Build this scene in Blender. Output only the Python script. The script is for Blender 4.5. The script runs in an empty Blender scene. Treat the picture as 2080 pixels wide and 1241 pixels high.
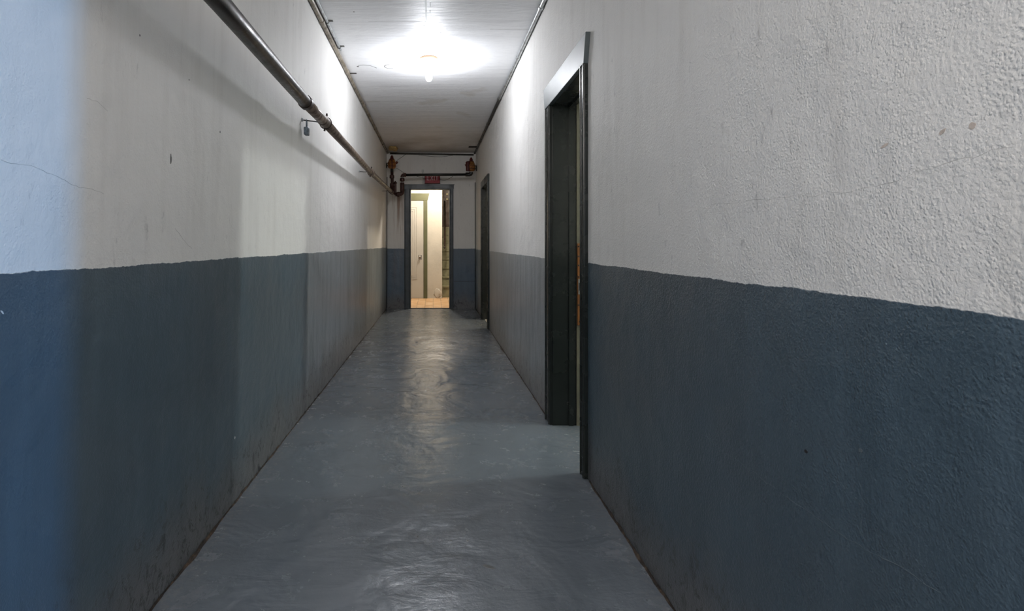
import bpy, bmesh, math, random
from mathutils import Vector, Matrix, noise
random.seed(7)
SC = bpy.context.scene
C = SC.collection

# ------------------------------------------------------------------ camera
W_PX, H_PX, F_PX = 2080.0, 1241.0, 1100.0
VX, VY, CAM_H = 880.0, 496.0, 1.2
cd = bpy.data.cameras.new('camera'); cam = bpy.data.objects.new('camera', cd); C.objects.link(cam)
cam.location = (0, 0, CAM_H); cam.rotation_euler = (math.pi/2, 0, 0)
cd.sensor_width = 36; cd.lens = F_PX/W_PX*36
cd.shift_x = (W_PX/2-VX)/W_PX; cd.shift_y = -(H_PX/2-VY)/W_PX
cd.clip_start = 0.02; cd.clip_end = 60
SC.camera = cam

# ------------------------------------------------------------------ world and lights
w = bpy.data.worlds.new('world'); SC.world = w; w.use_nodes = True
w.node_tree.nodes['Background'].inputs[0].default_value = (0.5, 0.6, 0.8, 1)
w.node_tree.nodes['Background'].inputs[1].default_value = 0.02
SC.view_settings.view_transform = 'Standard'; SC.view_settings.look = 'None'
SC.view_settings.gamma = 1; SC.view_settings.use_curve_mapping = False
SC.view_settings.exposure = 0.40

def point(name, loc, power, col, r):
    l = bpy.data.lights.new(name, 'POINT'); l.energy = power; l.color = col; l.shadow_soft_size = r
    o = bpy.data.objects.new(name, l); C.objects.link(o); o.location = loc; return o
def area(name, loc, rot, sx, sy, power, col):
    l = bpy.data.lights.new(name, 'AREA'); l.shape = 'RECTANGLE'; l.size = sx; l.size_y = sy
    l.energy = power; l.color = col
    o = bpy.data.objects.new(name, l); C.objects.link(o); o.location = loc; o.rotation_euler = rot; return o

LAMP = (-0.04, 4.96, 2.715)
point('corridor_lamp_light', LAMP, 56, (0.91, 0.94, 1.0), 0.045)
# unseen fill light added behind the camera to brighten the near walls
point('rear_fill_light', (-0.05, -1.4, 2.58), 84, (1.0, 0.95, 0.90), 0.22)
# lamp of the side room behind the near doorway
point('side_room_light', (3.25, 3.32, 2.62), 95, (0.93, 1.0, 0.97), 0.08)
# daylight through the doorway beside the camera
area('daylight_window_light', (3.45, -0.66, 1.75), (0, math.radians(90), 0), 1.3, 0.17, 66, (0.05, 0.42, 1.0))
# warm lamps: stair hall and far side room
point('stair_hall_light', (0.15, 11.15, 2.72), 122, (1.0, 0.88, 0.73), 0.08)
point('far_side_room_light', (2.3, 8.25, 2.5), 75, (1.0, 0.87, 0.66), 0.06)

# ------------------------------------------------------------------ materials
def new_mat(name):
    m = bpy.data.materials.new(name); m.use_nodes = True
    nt = m.node_tree; b = nt.nodes['Principled BSDF']; return m, nt, b
class N:
    def __init__(s, nt): s.nt = nt
    def n(s, t, **k):
        x = s.nt.nodes.new(t)
        for a, v in k.items(): setattr(x, a, v)
        return x
    def put(s, sock, v):
        if hasattr(v, 'is_output') or isinstance(v, bpy.types.NodeSocket): s.nt.links.new(v, sock)
        else: sock.default_value = v
    def math(s, op, a, b=0.0, c=None, clamp=False):
        x = s.n('ShaderNodeMath', operation=op, use_clamp=clamp)
        s.put(x.inputs[0], a); s.put(x.inputs[1], b)
        if c is not None: s.put(x.inputs[2], c)
        return x.outputs[0]
    def mix(s, f, a, b, mode='MIX'):
        x = s.n('ShaderNodeMix', data_type='RGBA', blend_type=mode)
        s.put(x.inputs[0], f)
        s.put(x.inputs[6], a if not isinstance(a, tuple) else (*a[:3], 1))
        s.put(x.inputs[7], b if not isinstance(b, tuple) else (*b[:3], 1))
        return x.outputs[2]
    def pos(s):
        g = s.n('ShaderNodeNewGeometry'); sep = s.n('ShaderNodeSeparateXYZ')
        s.nt.links.new(g.outputs['Position'], sep.inputs[0])
        return g.outputs['Position'], sep.outputs[0], sep.outputs[1], sep.outputs[2]
    def scaled(s, v, sc, off=(0, 0, 0)):
        x = s.n('ShaderNodeMapping'); s.put(x.inputs[0], v)
        x.inputs['Scale'].default_value = sc; x.inputs['Location'].default_value = off
        return x.outputs[0]
    def noise(s, v, scale, detail=3.0, rough=0.55, dist=0.0):
        x = s.n('ShaderNodeTexNoise'); s.put(x.inputs['Vector'], v)
        x.inputs['Scale'].default_value = scale; x.inputs['Detail'].default_value = detail
        x.inputs['Roughness'].default_value = rough; x.inputs['Distortion'].default_value = dist
        return x.outputs[0]
    def ramp(s, v, a, b, lo=0.0, hi=1.0):
        x = s.n('ShaderNodeMapRange', interpolation_type='SMOOTHSTEP'); s.put(x.inputs[0], v)
        x.inputs[1].default_value = a; x.inputs[2].default_value = b
        x.inputs[3].default_value = lo; x.inputs[4].default_value = hi
        return x.outputs[0]
    def bump(s, h, dist, strength=1.0, prev=None):
        x = s.n('ShaderNodeBump'); s.put(x.inputs['Height'], h)
        x.inputs['Distance'].default_value = dist; x.inputs['Strength'].default_value = strength
        if prev is not None: s.nt.links.new(prev, x.inputs['Normal'])
        return x.outputs[0]

UPPER = (0.78, 0.765, 0.74); SLATE = (0.074, 0.111, 0.141)
def wall_mat(name, edge, peel, patchy_from=99.0, slate=SLATE, upper=UPPER, stain=0.0, rough_lo=0.30):
    m, nt, b = new_mat(name); k = N(nt); P, X, Y, Z = k.pos()
    # ragged brush edge between the two paints
    line = k.scaled(P, (1, 1, 0.0))
    wob = k.math('MULTIPLY', k.math('SUBTRACT', k.noise(line, 2.2, 4, 0.7), 0.5), 0.030)
    wob2 = k.math('MULTIPLY', k.math('SUBTRACT', k.noise(P, 60, 2), 0.5), 0.006)
    zz = k.math('ADD', k.math('ADD', Z, wob), wob2)
    up = k.ramp(zz, edge-0.0015, edge+0.0015)
    # grime: tall vertical streaks, patches, scuffs near the floor
    streak = k.noise(k.scaled(P, (9, 9, 0.9)), 1.0, 5, 0.65)
    patch = k.noise(P, 0.9, 4, 0.6)
    specks = k.noise(k.scaled(P, (26, 26, 9)), 1.0, 5, 0.75)
    ua = k.mix(k.ramp(streak, 0.45, 0.75, 0, 0.20), upper, (0.47, 0.44, 0.40))
    ua = k.mix(k.math('MULTIPLY', k.ramp(specks, 0.60, 0.72), k.ramp(patch, 0.45, 0.62, 0, 0.55)), ua, (0.25, 0.24, 0.24))
    la = k.mix(k.ramp(streak, 0.40, 0.72, 0, 0.45), slate, tuple(c*1.35+0.012 for c in slate))
    # lower paint mixed to a paler, streaky grey further down the corridor
    patchy = k.math('MULTIPLY', k.ramp(Y, patchy_from-0.05, patchy_from+0.05), k.ramp(streak, 0.30, 0.60, 0.45, 1.0))
    la = k.mix(patchy, la, (0.29, 0.335, 0.37))
    la = k.mix(k.ramp(patch, 0.40, 0.7, 0, 0.35), la, (0.105, 0.11, 0.115))
    base_d = k.math('ADD', Z, k.math('MULTIPLY', k.math('SUBTRACT', k.noise(k.scaled(P, (1, 1, 0.3)), 2.6, 4), 0.5), 0.55))
    la = k.mix(k.ramp(base_d, 0.05, 0.36, 0.65, 0.0), la, (0.15, 0.135, 0.128))
    scuff = k.noise(k.scaled(P, (22, 22, 14)), 1.0, 6, 0.8, 0.9)
    la = k.mix(k.math('MULTIPLY', k.ramp(scuff, 0.535, 0.585), k.ramp(base_d, 0.08, 0.45, 0.85, 0.0)), la, (0.018, 0.018, 0.02))
    col = k.mix(up, la, ua)
    if stain:
        rust = k.noise(k.scaled(P, (22, 22, 1.2)), 1.0, 4, 0.6)
        side = k.math('MULTIPLY', k.ramp(X, -0.80, -0.72), k.ramp(X, -0.60, -0.52, 1, 0))
        mask = k.math('MULTIPLY', k.math('MULTIPLY', k.ramp(rust, 0.42, 0.62), side), k.math('MULTIPLY', k.ramp(Z, 1.2, 1.95, 0.15, 1.0), k.ramp(Z, 2.13, 2.20, 1.0, 0.0)))
        col = k.mix(k.math('MULTIPLY', mask, stain), col, (0.26, 0.15, 0.10))
    k.put(b.inputs['Base Color'], col)
    k.put(b.inputs['Roughness'], k.ramp(up, 0, 1, rough_lo, 0.62))
    b.inputs['Specular IOR Level'].default_value = 0.5
    v = k.n('ShaderNodeTexVoronoi'); k.put(v.inputs['Vector'], P); v.inputs['Scale'].default_value = 165
    dots = k.ramp(v.outputs['Distance'], 0.15, 0.62, 1, 0)
    pk = k.math('MULTIPLY', dots, k.ramp(k.noise(P, 9, 3), 0.30, 0.70, 0.2, 0.6))
    fine = k.noise(P, 105, 3, 0.55)
    h = k.math('ADD', k.math('MULTIPLY', pk, 1.0), k.math('MULTIPLY', fine, 2.4))
    n1 = k.bump(h, 0.0009*peel)
    n2 = k.bump(k.noise(P, 5, 3), 0.010, 1.0, n1)
    n3 = k.bump(k.math('MULTIPLY', up, -1.0), 0.0008, 1.0, n2)
    nt.links.new(n3, b.inputs['Normal'])
    return m
M = {}
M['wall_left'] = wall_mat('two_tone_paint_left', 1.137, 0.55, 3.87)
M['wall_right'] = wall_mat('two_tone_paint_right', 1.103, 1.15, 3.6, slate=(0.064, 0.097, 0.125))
M['wall_end'] = wall_mat('two_tone_paint_end', 1.118, 0.5, slate=(0.066, 0.105, 0.155), stain=0.8)

def simple(name, col, rough=0.5, metal=0.0, var=0.25, vs=14.0, bump=0.0, bs=60.0, spec=0.5, dirt=None):
    m, nt, b = new_mat(name); k = N(nt)
    tc = k.n('ShaderNodeTexCoord').outputs['Object']
    f = k.noise(tc, vs, 5, 0.65)
    c2 = dirt if dirt else tuple(c*0.55 for c in col)
    k.put(b.inputs['Base Color'], k.mix(k.ramp(f, 0.42, 0.68, 0, var*2 if var*2 < 1 else 1), col, c2))
    k.put(b.inputs['Roughness'], k.ramp(f, 0.3, 0.7, max(rough-0.25*var, 0.03), min(rough+0.4*var, 1)))
    b.inputs['Metallic'].default_value = metal; b.inputs['Specular IOR Level'].default_value = spec
    if bump:
        nt.links.new(k.bump(k.noise(tc, bs, 4, 0.6), bump), b.inputs['Normal'])
    return m
def emit(name, col, s):
    m, nt, b = new_mat(name)
    b.inputs['Base Color'].default_value = (*col, 1)
    b.inputs['Emission Color'].default_value = (*col, 1); b.inputs['Emission Strength'].default_value = s
    return m

# floor paint: glossy grey, brushed on unevenly
def floor_mat():
    m, nt, b = new_mat('grey_floor_paint'); k = N(nt); P, X, Y, Z = k.pos()
    big = k.noise(P, 0.9, 4, 0.6); mid = k.noise(P, 7, 5, 0.6, 0.6); fine = k.noise(P, 40, 4, 0.7)
    c = k.mix(k.ramp(big, 0.35, 0.65), (0.120, 0.140, 0.164), (0.112, 0.132, 0.155))
    c = k.mix(k.ramp(mid, 0.50, 0.72, 0, 0.10), c, (0.18, 0.19, 0.21))
    sp = k.noise(P, 55, 2, 0.5)
    c = k.mix(k.ramp(sp, 0.755, 0.79, 0, 0.8), c, (0.03, 0.03, 0.03))
    ex = k.math('ABSOLUTE', k.math('ADD', X, 0.06))
    edge = k.ramp(k.math('ADD', ex, k.math('MULTIPLY', k.math('SUBTRACT', mid, 0.5), 0.30)), 0.72, 0.86)
    c = k.mix(k.math('MULTIPLY', edge, k.ramp(fine, 0.45, 0.62, 0, 0.35)), c, (0.22, 0.215, 0.22))
    k.put(b.inputs['Base Color'], c)
    k.put(b.inputs['Roughness'], k.ramp(k.math('ADD', k.math('MULTIPLY', mid, 0.7), k.math('MULTIPLY', fine, 0.3)), 0.3, 0.7, 0.235, 0.285))
    b.inputs['Specular IOR Level'].default_value = 0.5
    strokes = k.noise(k.scaled(P, (3.2, 9, 1)), 1.0, 4, 0.6, 1.2)
    n0 = k.bump(strokes, 0.0025)
    n1 = k.bump(k.noise(P, 2.6, 3, 0.5, 0.8), 0.016, 1.0, n0)
    n2 = k.bump(fine, 0.0009, 1.0, n1)
    nt.links.new(n2, b.inputs['Normal'])
    return m
M['floor'] = floor_mat()
def ceil_mat():
    m, nt, b = new_mat('white_ceiling_paint'); k = N(nt); P, X, Y, Z = k.pos()
    rip = k.noise(k.scaled(P, (0.9, 7, 1)), 1.0, 5, 0.6, 0.5)
    fine = k.noise(k.scaled(P, (12, 55, 12)), 1.0, 4, 0.7)
    patch = k.noise(k.scaled(P, (1.2, 1.0, 1)), 1.0, 4, 0.6)
    c = k.mix(k.ramp(fine, 0.45, 0.75, 0, 0.22), (0.83, 0.835, 0.845), (0.52, 0.53, 0.55))
    c = k.mix(k.ramp(rip, 0.50, 0.70, 0, 0.20), c, (0.48, 0.48, 0.50))
    # browner towards the end of the corridor, with scattered brown spots
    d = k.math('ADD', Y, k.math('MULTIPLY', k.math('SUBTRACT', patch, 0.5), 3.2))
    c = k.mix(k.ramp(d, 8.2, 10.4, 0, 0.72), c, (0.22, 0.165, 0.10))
    spot = k.math('MULTIPLY', k.ramp(k.noise(P, 2.2, 3), 0.62, 0.72, 0, 0.22), k.ramp(Y, 5.2, 6.0))
    c = k.mix(spot, c, (0.40, 0.33, 0.20))
    k.put(b.inputs['Base Color'], c); b.inputs['Roughness'].default_value = 0.55
    n1 = k.bump(rip, 0.008); n2 = k.bump(fine, 0.002, 1.0, n1)
    nt.links.new(n2, b.inputs['Normal'])
    return m
M['ceiling'] = ceil_mat()
M['trim'] = simple('dark_green_gloss_paint', (0.0125, 0.0165, 0.0155), 0.27, var=0.03, vs=4, bump=0.0003, bs=30, spec=0.45, dirt=(0.010, 0.013, 0.012))
M['header'] = simple('grey_green_gloss_paint', (0.085, 0.108, 0.114), 0.42, var=0.05, vs=3, bump=0.0003, bs=25, spec=0.7)
M['end_trim'] = simple('blue_black_paint', (0.040, 0.052, 0.062), 0.38, var=0.25, vs=12)
M['iron'] = simple('dark_iron_pipe', (0.019, 0.013, 0.011), 0.33, metal=0.0, var=0.25, vs=16, bump=0.0005, bs=60, spec=0.45, dirt=(0.045, 0.032, 0.027))
M['iron_brown'] = simple('brown_weathered_pipe', (0.19, 0.145, 0.115), 0.38, metal=0.25, var=0.45, vs=24, bump=0.001, bs=80, dirt=(0.06, 0.035, 0.025))
M['collar'] = simple('black_brown_collar', (0.035, 0.022, 0.017), 0.4, metal=0.5, var=0.3, vs=40)
M['rust'] = simple('dark_red_rusted_iron', (0.055, 0.016, 0.012), 0.45, metal=0.2, var=0.4, vs=35, bump=0.002, bs=60, dirt=(0.015, 0.008, 0.007))
M['black_pipe'] = simple('black_painted_pipe', (0.008, 0.009, 0.009), 0.32, var=0.1, vs=20)
M['galv'] = simple('galvanised_conduit', (0.52, 0.55, 0.56), 0.36, metal=0.7, var=0.35, vs=18, bump=0.0006, bs=50, dirt=(0.22, 0.21, 0.2))
M['olive_pipe'] = simple('grimy_olive_conduit', (0.27, 0.235, 0.185), 0.5, metal=0.1, var=0.45, vs=12, bump=0.001, bs=60, dirt=(0.10, 0.08, 0.055))
M['dark_pipe'] = simple('grimy_dark_conduit', (0.045, 0.042, 0.035), 0.5, var=0.4, vs=20)
M['wire'] = simple('dark_wire', (0.03, 0.03, 0.03), 0.5)
M['white'] = simple('white_cable_cover', (0.6, 0.6, 0.58), 0.5, var=0.1)
M['steel'] = simple('blue_grey_steel', (0.20, 0.25, 0.30), 0.33, metal=0.7, var=0.3, vs=90, dirt=(0.05, 0.05, 0.04))
M['amber'] = simple('amber_brass', (0.36, 0.16, 0.04), 0.35, metal=0.3, var=0.45, vs=24, dirt=(0.13, 0.03, 0.012))
M['red'] = simple('deep_red_enamel', (0.085, 0.009, 0.008), 0.35, var=0.3, vs=25)
M['sign'] = simple('red_sign_plastic', (0.30, 0.004, 0.016), 0.5, var=0.1, vs=12, dirt=(0.08, 0.002, 0.006))
M['sign_side'] = simple('sign_housing', (0.05, 0.012, 0.012), 0.4, var=0.1)
M['letters'] = simple('pale_pink_letters', (0.75, 0.50, 0.56), 0.4, var=0.2, vs=30)
M['porcelain'] = simple('cream_porcelain', (0.60, 0.40, 0.26), 0.3, var=0.1)
M['bulb'] = emit('lit_bulb', (1.0, 0.98, 0.95), 30.0)
M['cream'] = simple('cream_plaster', (0.48, 0.455, 0.40), 0.6, var=0.14, vs=2.2, bump=0.004, bs=8)
M['cream_door'] = simple('cream_door_paint', (0.41, 0.395, 0.36), 0.45, var=0.06, vs=3)
M['olive_trim'] = simple('olive_green_paint', (0.078, 0.082, 0.037), 0.45, var=0.2, vs=5)
M['chrome'] = simple('worn_chrome', (0.32, 0.29, 0.26), 0.25, metal=0.9, var=0.3)
M['step'] = simple('grey_green_step_paint', (0.21, 0.20, 0.115), 0.55, var=0.35, vs=6, bump=0.002, bs=20)
M['brown_wood'] = simple('dark_brown_wood', (0.050, 0.022, 0.008), 0.5, var=0.35, vs=9)
M['rail'] = simple('dark_rail_paint', (0.025, 0.015, 0.010), 0.4, var=0.2)
M['disc'] = simple('pale_disc_enamel', (0.55, 0.48, 0.32), 0.35, var=0.1)
M['orange'] = simple('orange_brown_varnish', (0.27, 0.095, 0.015), 0.4, var=0.25, vs=18)
M['hole'] = simple('black_hole', (0.012, 0.008, 0.006), 0.7, var=0.1)
M['gap'] = simple('dirt_in_joint', (0.020, 0.014, 0.011), 0.9, var=0.5, vs=30, bump=0.006, bs=90, dirt=(0.09, 0.06, 0.04))
M['crack_pale'] = simple('pale_hairline', (0.125, 0.155, 0.175), 0.5, var=0.2)
M['crack_dark'] = simple('dark_hairline', (0.40, 0.38, 0.36), 0.7, var=0.3)
M['smudge'] = simple('dark_smudge', (0.17, 0.165, 0.16), 0.7, var=0.3)
M['brown_mark'] = simple('brown_mark', (0.60, 0.52, 0.46), 0.7, var=0.3, vs=60)
M['scuff_floor'] = simple('worn_floor_spot', (0.085, 0.088, 0.09), 0.5, var=0.2)
M['chip'] = simple('chipped_white', (0.66, 0.68, 0.68), 0.6, var=0.1)
M['plaster_chunk'] = simple('yellowed_plaster', (0.52, 0.36, 0.14), 0.7, var=0.4, vs=20, bump=0.006, bs=40)
M['rebate'] = simple('dull_beige_paint', (0.17, 0.16, 0.115), 0.6, var=0.2)
M['side_wall'] = simple('side_room_plaster', (0.66, 0.64, 0.58), 0.7, var=0.1, vs=2)
def tile_mat():
    m, nt, b = new_mat('clay_floor_tile'); k = N(nt); P, X, Y, Z = k.pos()
    t = k.n('ShaderNodeTexBrick'); k.put(t.inputs['Vector'], P)
    t.inputs['Scale'].default_value = 1.0
    t.inputs['Brick Width'].default_value = 0.16; t.inputs['Row Height'].default_value = 0.16
    t.inputs['Mortar Size'].default_value = 0.006; t.offset = 0.0
    t.inputs['Color1'].default_value = (0.50, 0.30, 0.15, 1); t.inputs['Color2'].default_value = (0.60, 0.38, 0.20, 1)
    t.inputs['Mortar'].default_value = (0.28, 0.18, 0.10, 1)
    c = k.mix(k.ramp(k.noise(P, 5, 4), 0.45, 0.65, 0, 0.4), t.outputs[0], (0.75, 0.60, 0.42))
    k.put(b.inputs['Base Color'], c); b.inputs['Roughness'].default_value = 0.5
    return m
M['tile'] = tile_mat()

# ------------------------------------------------------------------ mesh helpers
def link(name, bm, mat, parent=None, smooth=False):
    me = bpy.data.meshes.new(name); bmesh.ops.recalc_face_normals(bm, faces=bm.faces[:])
    bm.to_mesh(me); bm.free()
    me.materials.append(M[mat] if isinstance(mat, str) else mat)
    if smooth:
        for p in me.polygons: p.use_smooth = True
    o = bpy.data.objects.new(name, me); C.objects.link(o)
    if parent is not None:
        o.parent = parent; o.matrix_parent_inverse = parent.matrix_world.inverted() if False else Matrix.Translation(-Vector(parent.location))
    return o
def hexa(bm, p):      # eight corners: bottom ring 0-3, top ring 4-7
    v = [bm.verts.new(c) for c in p]
    for f in ((0, 1, 2, 3), (4, 5, 6, 7), (0, 1, 5, 4), (1, 2, 6, 5), (2, 3, 7, 6), (3, 0, 4, 7)):
        bm.faces.new([v[i] for i in f])
def box(bm, x0, x1, y0, y1, z0, z1):
    hexa(bm, [(x0, y0, z0), (x1, y0, z0), (x1, y1, z0), (x0, y1, z0), (x0, y0, z1), (x1, y0, z1), (x1, y1, z1), (x0, y1, z1)])
def bevel(bm, w, seg=2):
    bmesh.ops.bevel(bm, geom=bm.edges[:], offset=w, segments=seg, affect='EDGES', profile=0.5)
def tube(bm, pts, r, n=16, cap=True):
    pts = [Vector(p) for p in pts]; rings = []
    rs = r if isinstance(r, (list, tuple)) else [r]*len(pts)
    up0 = Vector((0.13, 0.21, 0.97)).normalized()
    for i, p in enumerate(pts):
        a = pts[max(i-1, 0)]; c = pts[min(i+1, len(pts)-1)]
        t = (c-a).normalized()
        u = up0 - t*up0.dot(t)
        if u.length < 0.1: u = Vector((0, 1, 0)) - t*t.y
        u.normalize(); v = t.cross(u)
        rings.append([bm.verts.new(p+(u*math.cos(2*math.pi*j/n)+v*math.sin(2*math.pi*j/n))*rs[i]) for j in range(n)])
    for a, b in zip(rings, rings[1:]):
        for j in range(n): bm.faces.new((a[j], a[(j+1) % n], b[(j+1) % n], b[j]))
    if cap: bm.faces.new(rings[0]); bm.faces.new(rings[-1][::-1])
def arc(c, a, b, r, n=8):     # quarter bend about corner c between unit directions a and b
    c, a, b = Vector(c), Vector(a), Vector(b); o = c+a*r+b*r
    return [o-b*r*math.cos(t)-a*r*math.sin(t) for t in [math.pi/2*i/n for i in range(n+1)]]
def lathe(bm, prof, c, n=24, axis='z'):   # prof = list of (radius, height)
    c = Vector(c); rings = []
    for r, h in prof:
        ring = []
        for j in range(n):
            a = 2*math.pi*j/n; d = (r*math.cos(a), r*math.sin(a))
            v = {'z': Vector((d[0], d[1], h)), 'x': Vector((h, d[0], d[1])), 'y': Vector((d[0], h, d[1]))}[axis]
            ring.append(bm.verts.new(c+v))
        rings.append(ring)
    for a, b in zip(rings, rings[1:]):
        for j in range(n): bm.faces.new((a[j], a[(j+1) % n], b[(j+1) % n], b[j]))
    bm.faces.new(rings[0]); bm.faces.new(rings[-1])
def torus(bm, c, R, r, axis, n=24, m=8):
    c = Vector(c); ax = Vector(axis).normalized(); u = ax.orthogonal().normalized(); v = ax.cross(u); g = []
    for i in range(n):
        a = 2*math.pi*i/n; d = u*math.cos(a)+v*math.sin(a)
        g.append([bm.verts.new(c+d*(R+r*math.cos(2*math.pi*j/m))+ax*r*math.sin(2*math.pi*j/m)) for j in range(m)])
    for i in range(n):
        for j in range(m): bm.faces.new((g[i][j], g[(i+1) % n][j], g[(i+1) % n][(j+1) % m], g[i][(j+1) % m]))
def empty(name, loc, label=None, cat=None, group=None, kind=None):
    o = bpy.data.objects.new(name, None); C.objects.link(o); o.location = loc; o.empty_display_size = 0.05
    tag(o, label, cat, group, kind); return o
def tag(o, label=None, cat=None, group=None, kind=None):
    if label: o['label'] = label
    if cat: o['category'] = cat
    if group: o['group'] = group
    if kind: o['kind'] = kind
    return o
def struct(name, bm, mat, smooth=False):
    return tag(link(name, bm, mat, None, smooth), kind='structure')
def BM(): return bmesh.new()

# ------------------------------------------------------------------ plan
YE = 10.08                      # end wall face
ZC = 2.905                      # ceiling
XR = 0.79; RW = 0.36            # right wall face and thickness
YB = -4.0                       # corridor runs on behind the camera
def xl(y, z):                   # left wall face: battered, wider at the foot and towards the camera
    t = min(max((y-1.0)/9.08, 0), 1); foot = -0.932+(0.062*t if y > 1 else 0)
    top = -0.862
    return foot+(top-foot)*min(z/ZC, 1.0)

# floor
bm = BM(); box(bm, -1.1, XR+RW, YB, YE+0.13, -0.12, 0.0)
floor = struct('floor', bm, 'floor')
bm = BM(); box(bm, -1.1, XR+RW, YB, YE+0.15, ZC, ZC+0.12)
ceiling = struct('ceiling', bm, 'ceiling')
# left wall, gridded
bm = BM(); ys = [YB]+[i*0.5 for i in range(-7, 21)]+[YE+0.15]; zs = [0, 0.5, 1, 1.5, 2, 2.5, ZC]
g = [[bm.verts.new((xl(y, z), y, z)) for z in zs] for y in ys]
for i in range(len(ys)-1):
    for j in range(len(zs)-1): bm.faces.new((g[i][j], g[i+1][j], g[i+1][j+1], g[i][j+1]))
bk = [[bm.verts.new((-1.12, y, z)) for z in (0, ZC)] for y in (YB, YE+0.15)]
bm.faces.new((bk[0][0], bk[0][1], bk[1][1], bk[1][0]))
bm.faces.new([r[0] for r in g]+[bk[1][0], bk[0][0]]); bm.faces.new([r[-1] for r in g]+[bk[1][1], bk[0][1]])
bm.faces.new(g[0]+[bk[0][1], bk[0][0]]); bm.faces.new(g[-1]+[bk[1][1], bk[1][0]])
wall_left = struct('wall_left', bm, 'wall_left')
# right wall with three openings (beside camera, near doorway, far doorway)
OP = [(-0.60, 0.585, 2.10), (2.835, 3.600, 2.135), (7.74, 8.62, 2.10)]
bm = BM(); y0 = YB
for a, b_, h in OP:
    box(bm, XR, XR+RW, y0, a, 0, ZC); box(bm, XR, XR+RW, a, b_, h, ZC); y0 = b_
box(bm, XR, XR+RW, y0, YE+0.15, 0, ZC)
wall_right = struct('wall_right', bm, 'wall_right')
# end wall
EX0, EX1, EH = -0.43, 0.305, 2.226
bm = BM(); T = 0.13
box(bm, -0.90, EX0, YE, YE+T, 0, ZC); box(bm, EX1, XR, YE, YE+T, 0, ZC); box(bm, EX0, EX1, YE, YE+T, EH, ZC)
wall_end = struct('wall_end', bm, 'wall_end')
bm = BM(); box(bm, -1.1, XR+RW, YB-0.1, YB, 0, ZC); struct('wall_back', bm, 'wall_left')

# dirty ragged joint between floor and walls
def joint(y0, y1, xf, sgn, name='joint_gap'):
    bm = BM(); prev = None; y = y0
    while y < y1:
        a = 0.005+0.012*max(0, noise.noise(Vector((y*7, 3.1, sgn))))+0.022*max(0, noise.noise(Vector((y*1.7, 9.1, sgn)))-0.05)
        hgt = 0.005+0.014*abs(noise.noise(Vector((y*9, 1.1, sgn*2))))
        x = xf(y); j = sgn*random.uniform(0, 0.0025)
        cur = [bm.verts.new((x+sgn*(-a)+j, y, 0.0008)), bm.verts.new((x+sgn*(-a*0.4), y, hgt*0.5)), bm.verts.new((x-sgn*0.0012, y, hgt+random.uniform(0, 0.003))), bm.verts.new((x+sgn*0.002, y, -0.001))]
        if prev:
            for i in range(4): bm.faces.new((prev[i], prev[(i+1) % 4], cur[(i+1) % 4], cur[i]))
        else: bm.faces.new(cur)
        prev = cur; y += random.uniform(0.012, 0.03)
    bm.faces.new(prev[::-1])
    o = link(name, bm, 'gap', floor); o['label'] = 'dark ragged dirt-filled crack where floor meets wall'
joint(0.2, 10.05, lambda y: xl(y, 0), -1)
joint(0.7, 2.75, lambda y: XR, 1)
joint(3.74, 7.60, lambda y: XR, 1)
joint(8.78, 10.05, lambda y: XR, 1)

# hairline cracks and marks, set out by where they run on each wall
def rw(px, py): y = XR*F_PX/(px-VX); return (XR, y, CAM_H+(VY-py)/F_PX*y)
def lw(px, py):
    y = 0.88*F_PX/(VX-px)
    for _ in range(6):
        z = CAM_H+(VY-py)/F_PX*y; y = -xl(y, z)*F_PX/(VX-px)
    return (xl(y, z), y, z)
def crack(pts, r, mat, wall, label, off):
    out = []
    for a, b in zip(pts, pts[1:]):
        a, b = Vector(a), Vector(b); n = max(2, int((b-a).length/0.012))
        for i in range(n):
            p = a.lerp(b, i/n); q = noise.noise_vector(p*22)*0.006+noise.noise_vector(p*70)*0.003
            out.append(p+Vector((0, q.y, q.z))+Vector((off, 0, 0)))
    bm = BM(); tube(bm, out, [r*(0.45+0.8*abs(noise.noise(p*30))) for p in out], 6)
    o = link('crack', bm, mat, wall); o['label'] = label
crack([rw(*p) for p in ((1270, 785), (1330, 830), (1385, 868), (1435, 885), (1470, 922), (1500, 935), (1550, 975), (1585, 1000))], 0.0009, 'crack_pale', wall_right, 'pale hairline crack low on the slate paint near the doorway', 0.0)
crack([rw(*p) for p in ((1585, 1002), (1640, 1040), (1700, 1080), (1760, 1118), (1830, 1150), (1880, 1185), (1925, 1212))], 0.0009, 'crack_pale', wall_right, 'longer pale hairline crack running down towards the camera', 0.0)
crack([rw(*p) for p in ((1440, 415), (1560, 405), (1650, 397), (1720, 388), (1800, 372), (1880, 345), (1960, 322), (2079, 292))], 0.00055, 'crack_dark', wall_right, 'thin grey crack rising across the white paint', 0.0002)
crack([rw(*p) for p in ((1498, 935), (1502, 1040), (1492, 1241))], 0.0004, 'crack_pale', wall_right, 'faint upright hairline', 0.0002)
crack([rw(*p) for p in ((1748, 915), (1752, 1010), (1746, 1110))], 0.0004, 'crack_pale', wall_right, 'faint upright hairline', 0.0002)
crack([rw(*p) for p in ((1085, 65), (1087, 180), (1084, 330))], 0.0012, 'crack_dark', wall_right, 'faint upright seam in the white paint', 0.0006)
crack([lw(*p) for p in ((2, 327), (70, 338), (140, 372), (215, 395))], 0.0006, 'crack_dark', wall_left, 'thin grey curved crack beside the blue daylight', 0.0)
crack([lw(*p) for p in ((175, 200), (200, 205), (225, 232))], 0.0005, 'crack_dark', wall_left, 'thin short curved scratch', 0.0)
crack([lw(*p) for p in ((355, 465), (375, 490), (392, 510))], 0.0007, 'crack_dark', wall_left, 'thin slanting scratch', 0.0)
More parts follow.
